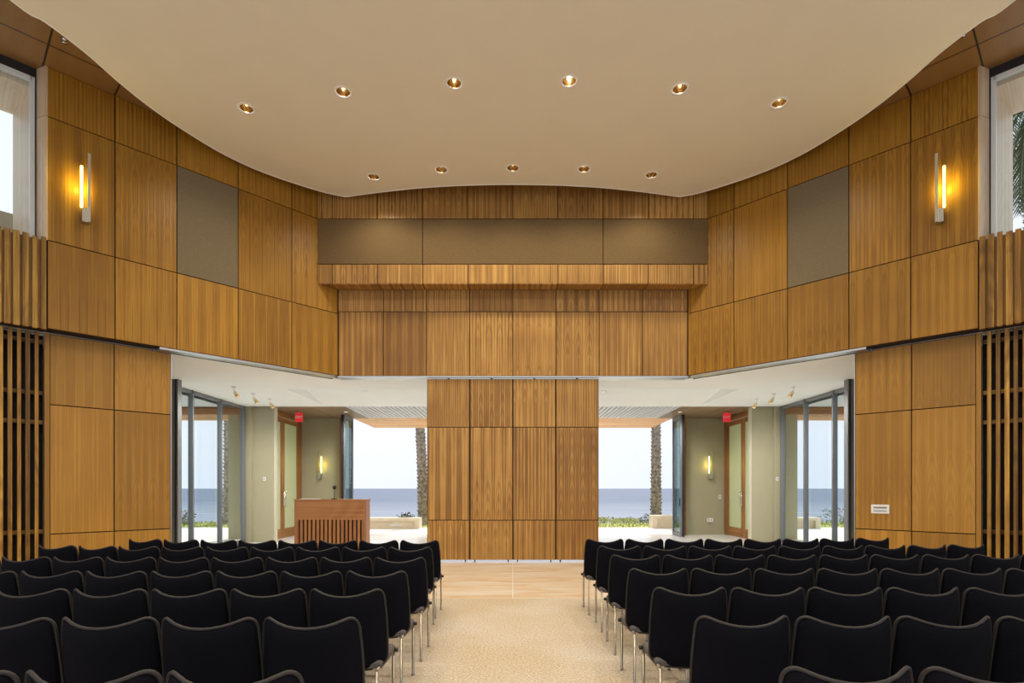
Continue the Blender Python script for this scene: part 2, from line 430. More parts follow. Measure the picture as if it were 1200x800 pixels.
    L = UP[s]
    sc = empty('slat_screen', L.P(7.3, 0, Z1), label=f'dense wooden slat band below the {"right" if s>0 else "left"} clerestory window', cat='slat screen', group='upper slat bands')
    mb = MB(); a = 4.71
    while a < 10.4:
        wd = random.uniform(.055, .075); 
        mb.box(L.P(a, random.uniform(.0, .02), Z1-.02)-sc.location, L.u*wd, -L.n*.06, (0, 0, Z2-Z1+.03+random.uniform(0, .03)), 'wood_slat'); a += .098
    mb.build('slats', sc)
    mb = MB(); mb.box(L.P(4.71, -.055, Z1)-sc.location, L.u*5.7, -L.n*.02, (0, 0, Z2-Z1), 'wood_low'); mb.build('backing_board', sc)

# ------------------------------------------------------------------ front wall, soffit box
M9 = .9145
D0 = 11.57
F = Line((-3.72, D0), (1, 0), (0, -1))
mb = MB()
xs = [-3.70]+[M9*k for k in range(-3, 4)]+[3.70]
for x0, x1 in zip(xs[:-1], xs[1:]):
    for z0, z1 in ((Z1, Z2+.05), (Z2+.05, 5.80)):
        mb.bx(x0+GAP, x1-GAP, D0, D0+.03, z0+GAP, z1-GAP, 'wood_front')
mb.bx(-3.72, 3.72, D0+.03, D0+.30, Z1+.004, 7.84, 'reveal_dark')
mb.bx(-3.72, 3.72, D0+.005, D0+.30, Z1-.03, Z1, 'brushed')
struct(mb, 'wall_front', 'front wall of striped veneer panels above the sliding panels', 'wall')
mb = MB(); DB = 11.21; XB = 4.0
xb = [-XB]+[.927*k for k in range(-4, 5)]+[XB]
for x0, x1 in zip(xb[:-1], xb[1:]):
    mb.bx(x0+GAP, x1-GAP, DB, DB+.03, 5.78, 6.17-GAP, 'wood_front')
    mb.bx(x0+GAP, x1-GAP, DB, DB+.03, 7.10+GAP, 7.84, 'wood_front')
    mb.bx(x0+GAP, x1-GAP, DB+.004, D0-.03, 5.765, 5.78, 'wood_front', 'y')
mb.bx(-3.98, 3.98, DB+.04, D0-.01, 5.78, 7.84, 'reveal_dark')
struct(mb, 'wall_front_soffit', 'projecting veneer bulkhead under the white ceiling', 'wall')
for (x0, x1, lb) in ((-XB, -.927*2, 'shorter brown fabric acoustic panel at the left end of the bulkhead'), (-.927*2, .927*2, 'long brown fabric acoustic panel in the middle of the bulkhead'), (.927*2, XB, 'shorter brown fabric acoustic panel at the right end of the bulkhead')):
    mb = MB(); mb.bx(x0+GAP, x1-GAP, DB-.004, DB+.035, 6.17+GAP, 7.10-GAP, 'acoustic_front')
    tag(mb.build('acoustic_panel'), lb, 'acoustic panel', 'acoustic panels on the walls')

# ------------------------------------------------------------------ movable wood panels
order = ['left outer', 'left inner', 'right inner', 'right outer']
for i in range(4):
    x0 = -2*M9+i*M9; x1 = x0+M9
    r = empty('sliding_wall_panel', ((x0+x1)/2, D0+.05, 0), label=f'tall movable veneer wall panel closing the stage, {order[i]} one of four', cat='wall panel', group='movable wall panels')
    o = r.location
    c = MB(); h = (x1-x0)/2
    c.bx(-h, h, .032, .10, .05, 3.90, 'reveal_dark')
    c.build('core', r)
    f = MB()
    for z0, z1 in ((.05, .895), (.895, 2.87), (2.87, 3.90)):
        f.bx(-h+.014, h-.014, 0, .03, z0+(GAP if z0 > .1 else 0), z1-GAP, 'wood_front')
    f.build('veneer_face', r)
    t = MB(); t.bx(-.02, .02, .04, .08, 3.90, 3.95, 'frame_black'); t.build('track_hanger', r)
    t = MB()
    for sx in (-1, 1): t.bx(sx*(h-.1)-.012, sx*(h-.1)+.012, .05, .08, .0, .05, 'frame_black')
    t.build('roller', r)

# ------------------------------------------------------------------ floors
mb = MB(); mb.bx(-12.5, 12.5, -6, 7.79, -.12, 0, 'carpet'); struct(mb, 'floor', 'beige speckled carpet under the chairs', 'floor')
mb = MB()
mb.bx(-8.2, -.006, 7.79, 11.55, -.12, 0, 'stone'); mb.bx(.006, 8.2, 7.79, 11.55, -.12, 0, 'stone')
mb.bx(-.006, .006, 7.79, 11.55, -.12, .001, 'white_paint')
struct(mb, 'floor_stone', 'honey coloured stone floor before the sliding panels', 'floor')
mb = MB(); mb.bx(-8.2, 8.2, 11.55, 18.62, -.12, 0, 'foyer_stone'); struct(mb, 'floor_foyer', 'pale polished floor of the foyer', 'floor')

# ------------------------------------------------------------------ ceilings
mb = MB()
for s in (-1, 1):
    L = UP[s]
    A = L.P(-2.6, -.33, 0); B = L.P(10.5, -.33, 0)
    q = [(0, -6), (B.x, -6), (B.x, B.y), (A.x, A.y), (0, A.y)]
    uv = []
    for x, y in q:
        d = Vector((x, y, 0))-L.p; uv.append((d.dot(L.u), d.dot(L.n)))
    pts = [(x, y, Z4) for x, y in q]
    mb.face(pts, 'wood_ceiling', uv)
for s in (-1, 1):
    L = UP[s]; A = L.P(-2.6, -.33, 0); B = L.P(10.5, -.33, 0)
    q = [(0, -6), (B.x, -6), (B.x, B.y), (A.x, A.y), (0, A.y)]
    mb.prism(q if s > 0 else q[::-1], Z4+.02, Z4+.3, 'reveal_dark')
# keep the roof inside the outer wall lines
struct(mb, 'ceiling', 'dark veneer panel ceiling above the white cloud', 'ceiling')

# floating white cloud
half = [(7.3, -6), (6.75, 0), (6.5, 3), (6.3, 5), (6.10, 6.64), (5.95, 6.95), (5.82, 7.44), (5.75, 8.0), (5.63, 8.55), (5.45, 9.05), (5.18, 9.62), (4.85, 10.08), (4.45, 10.46), (4.0, 10.80), (3.68, 11.0), (3.40, 11.12)]
arc = [(2.70, 10.95), (1.79, 10.78), (.885, 10.69), (0, 10.66)]
def spl(pts, n=5):
    out = []
    for i in range(len(pts)-1):
        p0 = pts[max(i-1, 0)]; p1 = pts[i]; p2 = pts[i+1]; p3 = pts[min(i+2, len(pts)-1)]
        for k in range(n):
            t = k/n
            out.append(tuple(.5*((2*p1[j])+(-p0[j]+p2[j])*t+(2*p0[j]-5*p1[j]+4*p2[j]-p3[j])*t*t+(-p0[j]+3*p1[j]-3*p2[j]+p3[j])*t**3) for j in (0, 1)))
    return out+[pts[-1]]
rt = spl(half)+spl([half[-1]]+arc)[1:]
poly = rt+[(-x, y) for x, y in reversed(rt[:-1])]
ZC = 7.5
NEAR = [(-4.16, 8.53), (-2.54, 8.18), (-.86, 8.0), (.82, 7.96), (2.48, 8.11), (4.10, 8.41)]
FAR = [(-2.65, 10.4), (-1.33, 10.17), (0, 10.12), (1.32, 10.15), (2.62, 10.34)]
BACK = [(x, y) for y in (4.9, 1.6, -1.8) for x in (-4.4, -1.5, 1.5, 4.4)]  # unseen downlight rows, added to fill the hall with light
mb = MB(); mb.tube([(x, y, ZC+.002) for x, y in rt+[(-x, y) for x, y in reversed(rt[:-1])]], .011, 'edge_white', n=6)  # pale bead added to draw the bright lit line along the cloud edge
struct(mb, 'trim_7', 'thin pale bead added as the bright lit edge of the floating white ceiling', 'trim')
mb = MB(); mb.prism(poly, ZC, ZC+.16, 'plaster', 'edge_white')  # side faces coloured whiter than the underside for the lit edge
cloud = tag(mb.build('ceiling_cloud', merge=True), 'curved floating white ceiling over the hall', 'ceiling', kind='structure')
cut = MB()
for (x, y) in NEAR+FAR+BACK:
    cut.lathe([(0.0001, ZC-.1), (.1075, ZC-.1), (.1075, ZC+.3), (0.0001, ZC+.3)], 'plaster', (x, y, 0), 28, smooth=False)
cutter = cut.build('cutter', merge=True)
md = cloud.modifiers.new('b', 'BOOLEAN'); md.operation = 'DIFFERENCE'; md.object = cutter; md.solver = 'EXACT'
dg = bpy.context.evaluated_depsgraph_get()
me = bpy.data.meshes.new_from_object(cloud.evaluated_get(dg)); cloud.modifiers.clear(); cloud.data = me
bpy.data.objects.remove(cutter)

def lamp(name, typ, parent, loc, energy, color, rot=(0, 0, 0), **kw):
    l = bpy.data.lights.new(name, typ); l.energy = energy; l.color = color
    for k, v in kw.items(): setattr(l, k, v)
    o = bpy.data.objects.new(name, l); col.objects.link(o); o.location = loc; o.rotation_euler = rot
    if parent: o.parent = parent
    return o
def downlight(x, y, label, hot, group, energy):
    r = empty('recessed_downlight', (x, y, ZC), label=label, cat='ceiling light', group=group)
    m = MB(); m.lathe([(.100, .004), (.100, -.006), (.135, -.006), (.135, .0), (.107, .001)], 'edge_white'); m.build('trim_ring', r)
    m = MB(); m.lathe([(.104, 0), (.100, .04), (.085, .10), (.06, .145)], 'gold'); m.build('reflector', r)
    # reflector is open at the top around the lamp
    m = MB(); m.lathe([(.0001, .14), (.06, .145), (.0001, .150)], 'gold'); m.build('back_plate', r)
    m = MB(); m.lathe([(.0001, .08), (.012, .085), (.022, .105), (.025, .125), (.0001, .130)], 'lamp_glow_hot' if hot else 'lamp_glow', n=14); m.build('bulb', r)
    lamp('lamp_light', 'SPOT', r, (0, 0, -.02), energy*.93, (1, .90, .71), spot_size=R(150), spot_blend=.9, shadow_soft_size=.08)
    return r
ords = ['first', 'second', 'third', 'fourth', 'fifth', 'sixth']
for i, (x, y) in enumerate(NEAR):
    downlight(x, y, f'gold recessed downlight, {ords[i]} from left in the wide row of six'+(', shining brightest' if i == 3 else ''), i == 3, 'downlights in the wide row', 150)
for i, (x, y) in enumerate(FAR):
    downlight(x, y, f'gold recessed downlight, {ords[i]} from left in the row of five by the front edge', False, 'downlights by the front edge', 120)
for i, (x, y) in enumerate(BACK):
    downlight(x, y, 'gold recessed downlight out of view, added as fill light for the hall', False, 'added downlights out of view', 260)

# small sprinkler heads on the wood ceiling
for s, (px, py) in ((-1, (75, 46)), (1, (1127, 38))):
    d = (Z4-CAM_Z)*640/(572-py); x = (px-600)*d/640
    m = MB(); m.lathe([(.03, 0), (.03, -.012), (.012, -.016), (.012, -.05), (.03, -.053), (.03, -.058), (.0001, -.058)], 'chrome', n=14)
    o = m.build('sprinkler_head', loc=(x, d, Z4)); tag(o, f'small chrome sprinkler head on the wood ceiling near the {"right" if s>0 else "left"} window', 'sprinkler', 'sprinkler heads')

# ------------------------------------------------------------------ foyer ceiling with raised light slots
mb = MB(); WP = 'white_plaster'
for s in (-1, 1):
    pol = [(0, 11.86), (s*3.80, 11.86), (s*6.15, 9.40), (s*8.4, 7.1), (s*8.4, 13.1), (0, 13.1)]
    if s > 0: pol = pol[::-1]
    mb.prism(pol, Z1, Z1+.05, WP)
    mb.bx(*sorted((s*5.415, s*8.4)), 13.1, 15.9, Z1, Z1+.05, WP)
mb.bx(-5.4, 5.4, 15.6, 15.9, Z1, Z1+.05, WP)
zh = Z1+.36
mb.face([(-5.4, 13.1, zh), (-5.4, 15.6, Z1), (5.4, 15.6, Z1), (5.4, 13.1, zh)], WP)
mb.face([(-5.4, 13.1, Z1), (-5.4, 13.1, zh), (5.4, 13.1, zh), (5.4, 13.1, Z1)], WP)
for s in (-1, 1): mb.face([(s*5.4, 13.1, Z1), (s*5.4, 15.6, Z1), (s*5.4, 13.1, zh)], WP)
mb.bx(-8.4, 8.4, 11.9, 15.9, Z1+.45, Z1+.6, 'soffit_grey')
struct(mb, 'ceiling_foyer', 'white foyer ceiling with a sloped recess', 'ceiling')
mb = MB()
for s in (-1, 1): mb.bx(*sorted((s*4.9, s*12.5)), 15.9, 18.62, Z1+.01, Z1+.06, 'wood_soffit', 'y')
mb.bx(-4.9, 4.9, 15.9, 18.62, Z1+.05, Z1+.1, 'soffit_grey')
x = -4.88
while x < 4.88:
    mb.bx(x, x+.05, 15.9, 18.62, Z1-.0, Z1+.05, 'grille'); x += .135
mb.bx(-12.5, 12.5, 13, 18.62, Z1+.62, Z1+.8, 'soffit_grey')
struct(mb, 'ceiling_slatted', 'grey slatted ceiling at the far side of the foyer', 'ceiling')
mb = MB()
for x in (-5.5, -2.8, 0, 2.8, 5.4): mb.bx(x, x+.1, 18.64, 21.8, Z1+.05, Z1+.2, 'wood_pergola', 'y')
y = 18.66
while y < 21.75:
    mb.bx(-5.5, 5.5, y, y+.075, Z1+.02, Z1+.05, 'wood_pergola', 'x'); y += .115
struct(mb, 'ceiling_pergola', 'sunlit slatted wood canopy over the terrace opening', 'ceiling')

# outside overhang beyond the glass walls
for s in (-1, 1):
    mb = MB(); mb.bx(*sorted((s*7.95, s*12.5)), 8.5, 15.9, Z1, Z1+.3, 'soffit_grey')
    y = 16.2
    while y < 18.4:
        mb.bx(*sorted((s*7.95, s*12.5)), y, y+.07, Z1-.12, Z1, 'wood_pergola', 'x'); y += .28
    mb.bx(*sorted((s*7.95, s*12.5)), 16.1, 16.2, Z1-.2, Z1+.0, 'wood_door', 'x')
    struct(mb, 'ceiling_overhang', f'roof overhang with timber edge outside the {"right" if s>0 else "left"} glass wall', 'ceiling')

# ------------------------------------------------------------------ foyer side walls
for s in (-1, 1):
    side = 'right' if s > 0 else 'left'
    X = lambda a, b: sorted((s*a, s*b))
    # curtain wall
    mb = MB()
    mb.bx(*X(7.79, 7.87), 12.0, 15.95, Z1-.08, Z1, 'frame_grey'); mb.bx(*X(7.79, 7.87), 12.0, 15.95, 0, .08, 'frame_grey')
    for y in (12.05, 13.25, 14.55, 15.80):
        mb.bx(*X(7.76, 7.88), y, y+.03, .0, Z1, 'frame_grey'); mb.bx(*X(7.78, 7.87), y+.03, y+.08, .0, Z1, 'frame_black')
    wf = mb.build('window_3' if s < 0 else 'window_4'); tag(wf, f'{side} floor-to-ceiling glass wall with grey mullions', 'window', kind='structure')
    for y0, y1 in ((12.15, 13.25), (13.35, 14.55), (14.65, 15.8)):
        g = MB(); g.bx(*X(7.82, 7.835), y0, y1, .08, Z1-.08, 'glass'); g.build('pane', wf)
    # grey steel post at the start of the glass wall
    mb = MB(); mb.bx(*X(7.30, 7.9), 11.9, 12.04, 0, Z1, 'frame_grey'); mb.bx(*X(7.33, 7.36), 11.885, 11.9, 0, Z1, 'frame_black')
    struct(mb, 'column_steel', f'dark grey steel jamb between the {side} veneer wall and glass wall', 'column')
    mb = MB(); mb.bx(*X(7.87, 8.2), 7.5, 12.0, 0, Z1, 'tan_wall'); struct(mb, f'wall_{side}_foyer', f'{side} solid tan foyer wall behind the veneer wall', 'wall')
    # tan pier
    mb = MB(); mb.bx(*X(6.99, 7.80), 16.0, 16.10, 0, Z1, 'tan_wall')
    mb.bx(*X(6.94, 6.99), 15.985, 16.11, 0, Z1, 'tan_light')
    mb.bx(*X(7.62, 7.9), 15.90, 16.02, 0, Z1, 'tan_wall')
    struct(mb, 'column_tan', f'tan plaster pier between the {side} glass wall and the wood door', 'column')
    mb = MB(); mb.bx(-.035, .035, -.02, 0, -.05, .05, 'white_paint'); mb.bx(-.02, .02, -.024, -.02, -.02, .02, 'grey_print')
    px = 309 if s < 0 else 908; o = mb.build('wall_switch', loc=((px-600)*16/640, 16.0 if px == 309 else 15.90, 1.57-(561-572)*16/640)); tag(o, f'small pale switch plate on the {side} tan pier', 'switch', 'switch plates')
    # door wall
    mb = MB(); mb.bx(*X(7.2, 7.35), 18.42, 18.62, 0, Z1, 'wood_door'); mb.bx(*X(7.2, 7.35), 16.1, 18.42, 3.80, Z1, 'wood_door', 'y')
    struct(mb, 'trim_5' if s < 0 else 'trim_6', f'wood casing around the {side} foyer doors', 'trim')
    for j, (y0, y1) in enumerate(((16.12, 17.14), (17.15, 18.40))):
        nm = {(-1, 0): 'door_1', (-1, 1): 'door_2', (1, 0): 'door_3', (1, 1): 'door_4'}[(s, j)]
        mb = MB()
        for a, b in ((y0, y0+.13), (y1-.13, y1)): mb.bx(*X(7.22, 7.27), a, b, .01, 3.78, 'wood_door')
        mb.bx(*X(7.22, 7.27), y0+.13, y1-.13, .01, .30, 'wood_door', 'y'); mb.bx(*X(7.22, 7.27), y0+.13, y1-.13, 3.63, 3.78, 'wood_door', 'y')
        d = tag(mb.build(nm), f'{side} foyer door leaf with frosted pane in wood frame, {"far" if j else "near"} leaf', 'door', kind='structure')
        g = MB(); g.bx(*X(7.24, 7.25), y0+.13, y1-.13, .30, 3.63, 'frosted'); g.build('pane', d)
        hy = y1-.06 if j == 0 else y0+.06
        g = MB(); g.tube([(s*7.22, hy, 1.0), (s*7.15, hy, 1.0), (s*7.15, hy, 1.45), (s*7.22, hy, 1.45)], .016, 'chrome'); g.build('door_handle', d)
    # end wall
    mb = MB(); mb.bx(*X(5.90, 7.2), 18.62, 18.80, 0, Z1+.05, 'tan_wall'); mb.bx(*X(5.82, 5.90), 18.58, 18.82, 0, Z1+.05, 'wood_door')
    mb.bx(*X(7.2, 12.5), 18.64, 18.7, 3.0, Z1+.05, 'tan_wall') if False else None
    struct(mb, f'wall_{side}_end', f'tan end wall with wood corner trim beside the {side} terrace opening', 'wall')
    mb = MB(); mb.bx(*X(5.90, 7.2), 18.60, 18.62, 0, .2, 'tan_wall'); struct(mb, f'baseboard_{side}', f'tan baseboard of the {side} end wall', 'baseboard')
    # folded glass door
    r = empty('folding_glass_door', (s*5.50, 18.1, 0), label=f'dark framed folding glass door stacked open at the {side} terrace opening', cat='folding door', group='folding glass doors')
    for k, xx in enumerate((.05, -.03)):
        m = MB(); x0, x1 = sorted((s*xx, s*(xx-.055)))
        c = 'frame_black' if k != 1 else 'frame_grey'
        for y0, y1 in ((-.45, -.37), (.37, .45)): m.bx(x0, x1, y0, y1, .0, Z1, c)
        m.bx(x0, x1, -.37, .37, 0, .12, c); m.bx(x0, x1, -.37, .37, Z1-.12, Z1, c)
        lf = m.build('leaf_frame', r); g = MB(); g.bx((x0+x1)/2-.006, (x0+x1)/2+.006, -.37, .37, .12, Z1-.12, 'glass_green'); g.build('pane', lf)
    g = MB(); g.bx(*sorted((s*-.088, s*-.11)), -.43, -.39, 1.0, 1.25, 'black_plastic'); g.build('handle', r)
    # exit sign
    r = empty('exit_sign', (s*6.62, 16.9, 3.83), rz=R(-12*s), label=f'red EXIT sign hanging over the {side} foyer doors', cat='exit sign', group='exit signs')
    m = MB(); m.bx(-.11, .11, -.03, .03, -.20, .07, 'exit_red'); m.build('sign_box', r)
    m = MB(); m.tube([(0, 0, .07), (0, 0, .12)], .015, 'white_paint'); m.build('mount', r)
    cu = bpy.data.curves.new('t', 'FONT'); cu.body = 'EXIT'; cu.size = .11; cu.align_x = 'CENTER'; cu.align_y = 'CENTER'; cu.extrude = .002
    to = bpy.data.objects.new('t', cu); col.objects.link(to)
    me = bpy.data.meshes.new_from_object(to.evaluated_get(bpy.context.evaluated_depsgraph_get())); bpy.data.objects.remove(to)
    me.materials.clear(); me.materials.append(MATS['white_paint'])
    t = bpy.data.objects.new('lettering', me); col.objects.link(t); t.parent = r; t.location = (0, -.033, -.065); t.rotation_euler = (R(90), 0, 0)
    # ceiling spotlights
    for j, (px, py) in enumerate(((273, 453), (296, 461), (315, 467)) if s < 0 else ((929, 453), (906, 461), (886, 467))):
        d = 2.38*640/(572-py); xx = (px-600)*d/640
        r = empty('ceiling_spotlight', (xx, d, Z1), rz=0, label=f'small chrome spotlight on the foyer ceiling, {ords[j]} of three by the {side} glass wall', cat='spotlight', group='foyer spotlights')
        m = MB(); m.lathe([(.0001, 0), (.05, 0), (.05, -.02), (.0001, -.025)], 'white_paint', n=16); m.build('canopy', r)
        m = MB(); m.tube([(0, 0, -.02), (0, 0, -.09), (-s*.04, -.0, -.12)], .008, 'chrome'); m.build('stem', r)
        m = MB(); T = Matrix.Rotation(R(35*s), 4, 'Y')
        m.lathe([(.0001, .07), (.03, .06), (.04, .0), (.055, -.08), (.045, -.08), (.03, -.02), (.0001, -.01)], 'gold', (-s*.05, 0, -.17), 16, T); m.build('lamp_head', r)
        lamp('lamp_light', 'SPOT', r, (-s*.10, 0, -.27), 150, (1, .97, .92), rot=(0, R(-25*s), 0), spot_size=R(160), spot_blend=.9, shadow_soft_size=.1)

# downlights in the sloped recess, with more added further back to brighten the foyer
for k, (x, y, lb) in enumerate(((-3.9, 14.4, 'left'), (2.4, 14.4, 'right'), (-1.2, 17.2, 'added middle'), (-5.2, 17.0, 'added far left'), (5.2, 17.0, 'added far right'))):
    z = Z1+.36*(15.6-y)/2.5 if y < 15.6 else Z1
    r = empty('foyer_downlight', (x, y, z), label=f'tiny round white downlight in the foyer ceiling, {lb} one', cat='ceiling light', group='foyer downlights')
    m = MB(); m.lathe([(.0001, -.004), (.05, -.006), (.07, -.012), (.075, .0)], 'white_paint', n=16); m.build('trim_ring', r)
    m = MB(); m.lathe([(.0001, -.012), (.04, -.010), (.045, -.005)], 'lamp_dim', n=12); m.build('bulb', r)
    lamp('lamp_light', 'SPOT', r, (0, 0, -.03), 210, (1, .98, .94), spot_size=R(160), spot_blend=.9, shadow_soft_size=.06)

# tan objects on the end walls
def plate(name, px, py, d, w, h, label, cat, lit=False):
    m = MB(); m.bx(-w/2, w/2, -.015, 0, -h/2, h/2, 'white_paint')
    o = m.build(name, loc=((px-600)*d/640, d, CAM_Z+(572-py)*d/640)); tag(o, label, cat)
    m = MB()
    for dx in ((-w*.22, w*.22) if w > h else (0,)): m.bx(dx-.012, dx+.012, -.02, -.015, -h*.28, h*.28, 'grey_print' if not lit else 'tan_wall')
    m.build('insert', o); return o
plate('light_switch', 842.5, 582, 18.62, .09, .14, 'small white light switch on the right tan end wall under the lamp', 'switch')
plate('wall_outlet', 831, 609, 18.60, .2, .13, 'white outlet plate low on the right tan end wall', 'outlet')

# ------------------------------------------------------------------ wall sconces
def sconce(loc, rz, label, group, hgt, mat, bar_dx, side, energy):
    r = empty('wall_sconce', loc, rz, label=label, cat='wall lamp', group=group)
    z0, z1 = -.45*hgt, .55*hgt
    m = MB(); m.bx(bar_dx-.018, bar_dx+.018, -.13, -.09, z0, z1, 'brushed'); m.build('bar', r)
    m = MB(); m.bx(bar_dx-.05-.03*side, bar_dx+.05-.03*side, -.09, 0, z0, z0+.2*hgt, 'brushed'); m.build('bracket', r)
    m = MB(); tx = bar_dx-.085*side
    m.tube([(tx, -.075, z0+.2*hgt), (tx, -.075, z0+.80*hgt)], .017, mat, n=12); m.build('tube_lamp', r)
    lamp('lamp_light', 'POINT', r, (tx, -.14, z0+.5*hgt), energy, (1, .80, .07), shadow_soft_size=.04)
for s in (-1, 1):
    L = UP[s]; ang = math.atan2(L.n.y, L.n.x)+R(90)
    p = L.P(4.22, .0, 6.13)
    sconce(p, ang, f'tall metal wall lamp with glowing yellow tube on the {"right" if s>0 else "left"} upper wall', 'upper wall lamps', 1.05, 'tube_glow', 0, -s*-1 if False else (1 if s < 0 else -1), 9)
    px = 373.5 if s < 0 else 832
    sconce(((px-600)*18.62/640, 18.62, 2.32), 0, f'slim glowing wall lamp on the {"right" if s>0 else "left"} tan foyer end wall', 'foyer wall lamps', .95, 'tube_glow_soft', 0, 1 if s > 0 else -1, 3)

# wall control plate on the right veneer wall
L = LO[1]; a = (6.21-5.95)/L.u.x
r = empty('wall_control_plate', L.P(a, 0, 1.22), math.atan2(L.n.y, L.n.x)+R(90), label='white control plate with two slots on the right lower veneer wall', cat='wall plate')
m = MB(); m.bx(-.13, .13, -.012, 0, -.075, .075, 'white_paint'); m.build('cover_plate', r)
m = MB(); m.bx(-.095, .095, -.016, -.012, .012, .04, 'grey_print'); m.bx(-.095, .095, -.016, -.012, -.045, -.017, 'brushed'); m.build('slots', r)

# ------------------------------------------------------------------ lectern
r = empty('lectern', (-3.63, 10.9, 0), label='wide reddish wood lectern with vertical slat front beyond the chairs', cat='lectern')
m = MB(); m.bx(-.70, .66, 0, .03, .94, 1.32, 'wood_podium', 'x'); m.build('front_band', r)
m = MB(); n = 17
for k in range(n):
    x = -.675+k*(1.31/(n-1)); m.bx(x-.024, x+.024, .0, .04, .06, .94, 'wood_podium')
m.build('slats', r)
m = MB(); m.bx(-.69, .65, .045, .06, .06, .94, 'reveal_dark'); m.build('back_panel', r)
for s in (-1, 1):
    m = MB(); m.bx(*sorted((s*.73, s*.70)) if s < 0 else (.66, .70), .0, .30, 0, 1.32, 'wood_podium'); m.build('side_panel', r)
m = MB(); m.bx(-.74, .71, -.012, .32, 1.32, 1.35, 'wood_podium', 'x'); m.build('top', r)
m = MB(); m.bx(-.69, .66, .02, .28, 0, .06, 'reveal_dark'); m.build('plinth', r)
r = empty('microphone', (-3.62, 11.08, 1.35), label='thin black gooseneck microphone standing on the wood lectern', cat='microphone')
m = MB(); m.lathe([(.0001, 0), (.06, 0), (.06, .015), (.015, .02), (.0001, .02)], 'black_plastic', n=16); m.build('base', r)
m = MB(); m.tube([(0, 0, .01), (0, 0, .12), (0, .01, .20)], .007, 'black_plastic'); m.build('gooseneck', r)
m = MB(); m.lathe([(.0001, -.04), (.03, -.03), (.042, 0), (.034, .035), (.0001, .05)], 'black_plastic', (0, .01, .235), 14); m.build('foam_head', r)
m = MB(); m.bx(-.17, .0, -.11, .11, 0, .012, 'white_paint'); m.bx(0, .17, -.11, .11, 0, .012, 'white_paint'); o = m.build('papers', loc=(-4.10, 11.05, 1.35)); tag(o, 'white papers lying open on the lectern top', 'papers')

# ------------------------------------------------------------------ chairs
def back_pt(u, v, off=0):
    """u -1..1 across, v 0..1 up; y forward is +"""
    top = .95-.055*(1-u*u)**1.0*1.0
    # outline: superellipse-like rounded corners
    hw = .247
    z = .425+(top-.425)*v
    taper = 1-.085*max(0, (v-.45)/.55)**2-.05*max(0, (.25-v)/.25)**2
    x = hw*taper*u
    y = .045-.085*v+.02*v*v+.085*abs(u)**2.4+off
    return x, y, z
def make_chair():
    r = empty('stacking_chair', (0, 0, 0), cat='chair')
    # rounded outline in (u,v)
    def outline(n=6):
        pts = []
        ru, rv = .19, .12
        def arc_(cu_, cv, a0, a1):
            for k in range(n+1):
                a = a0+(a1-a0)*k/n; pts.append((cu_+ru*math.cos(a), cv+rv*math.sin(a)))
        arc_(1-ru, 1-rv, 0, math.pi/2)
        for k in range(1, 8): pts.append((1-ru-(2-2*ru)*k/8, 1))
        arc_(-1+ru, 1-rv, math.pi/2, math.pi)
        for k in range(1, 5): pts.append((-1, 1-rv-(1-2*rv-.06)*k/5))
        ru, rv = .3, .16
        arc_(-1+ru, rv, math.pi, 1.5*math.pi)
        for k in range(1, 6): pts.append((-1+ru+(2-2*ru)*k/6, 0))
        arc_(1-ru, rv, 1.5*math.pi, 2*math.pi)
        for k in range(1, 5): pts.append((1, rv+(1-2*rv-.02)*k/5))
        return pts
    ol = outline()
    m = MB()
    rings = [(0.0, .016), (.35, .018), (.7, .017), (.93, .013), (1.0, .0)]
    for sd in (1, -1):
        P = []
        for (sc, th) in rings:
            row = []
            for (u, v) in ol:
                uu = u*sc; vv = .5+(v-.5)*sc
                x, y, z = back_pt(uu, vv); row.append((x, y+sd*th, z))
            P.append(row)
        m.grid(P, 'chair_fabric', closed_u=True, flip=sd < 0)
    b = m.build('backrest', r, merge=True)
    m = MB(); pts = [Vector(back_pt(u, v)) for u, v in ol]; pts.append(pts[0]); m.tube(pts, .0085, 'chair_piping', n=6, cap=False); m.build('piping', b)
    # seat with waterfall front
    m = MB(); P = []
    for (yy, zt, zb) in ((.055, .465, .435), (.07, .482, .428), (.2, .478, .425), (.36, .486, .425), (.44, .482, .43), (.475, .462, .44), (.478, .45, .445)):
        row = []
        for (uu, dz) in ((-1, -.012), (-.93, 0), (-.5, -.006), (0, -.010), (.5, -.006), (.93, 0), (1, -.012)):
            hw = .222*(1-.06*max(0, (yy-.4)/.08)) ; row.append((uu*hw, yy, zt+dz))
        for (uu) in (1, .5, 0, -.5, -1): row.append((uu*.215, yy, zb))
        P.append(row)
    m.grid(P, 'chair_seat', closed_u=True)
    m.face(list(reversed(P[0])), 'chair_seat'); m.face(P[-1], 'chair_seat')
    m.build('seat', r, merge=True)
    # frame
    m = MB()
    for sx in (-1, 1):
        m.tube([(sx*.205, .0, .44), (sx*.205, .46, .425)], .010, 'leg_metal')
    m.tube([(-.205, .08, .425), (.205, .08, .425)], .009, 'leg_metal'); m.tube([(-.205, .40, .42), (.205, .40, .42)], .009, 'leg_metal')
    m.build('frame', r)
    for sx in (-1, 1):
        for yy in (0, .46):
            m = MB(); m.tube([(sx*.205, yy, .0), (sx*.205, yy, .015), (sx*.205, yy, .018), (sx*.205, yy, .435)], [.013, .013, .0105, .0105], 'leg_metal'); m.build('leg', r)
    # dark ganging knobs at the front corners
    for sx in (-1, 1):
        m = MB(); m.lathe([(.0001, -.015), (.016, -.012), (.016, .012), (.0001, .015)], 'black_plastic', (sx*.225, .455, .435), 10, Matrix.Rotation(R(90), 4, 'Y')); m.build('ganging_knob', r)
    remember(r)
    return r
proto = make_chair(); used = False
rown = ['front row', 'second row', 'third row', 'fourth row', 'fifth row', 'sixth row', 'rearmost row']
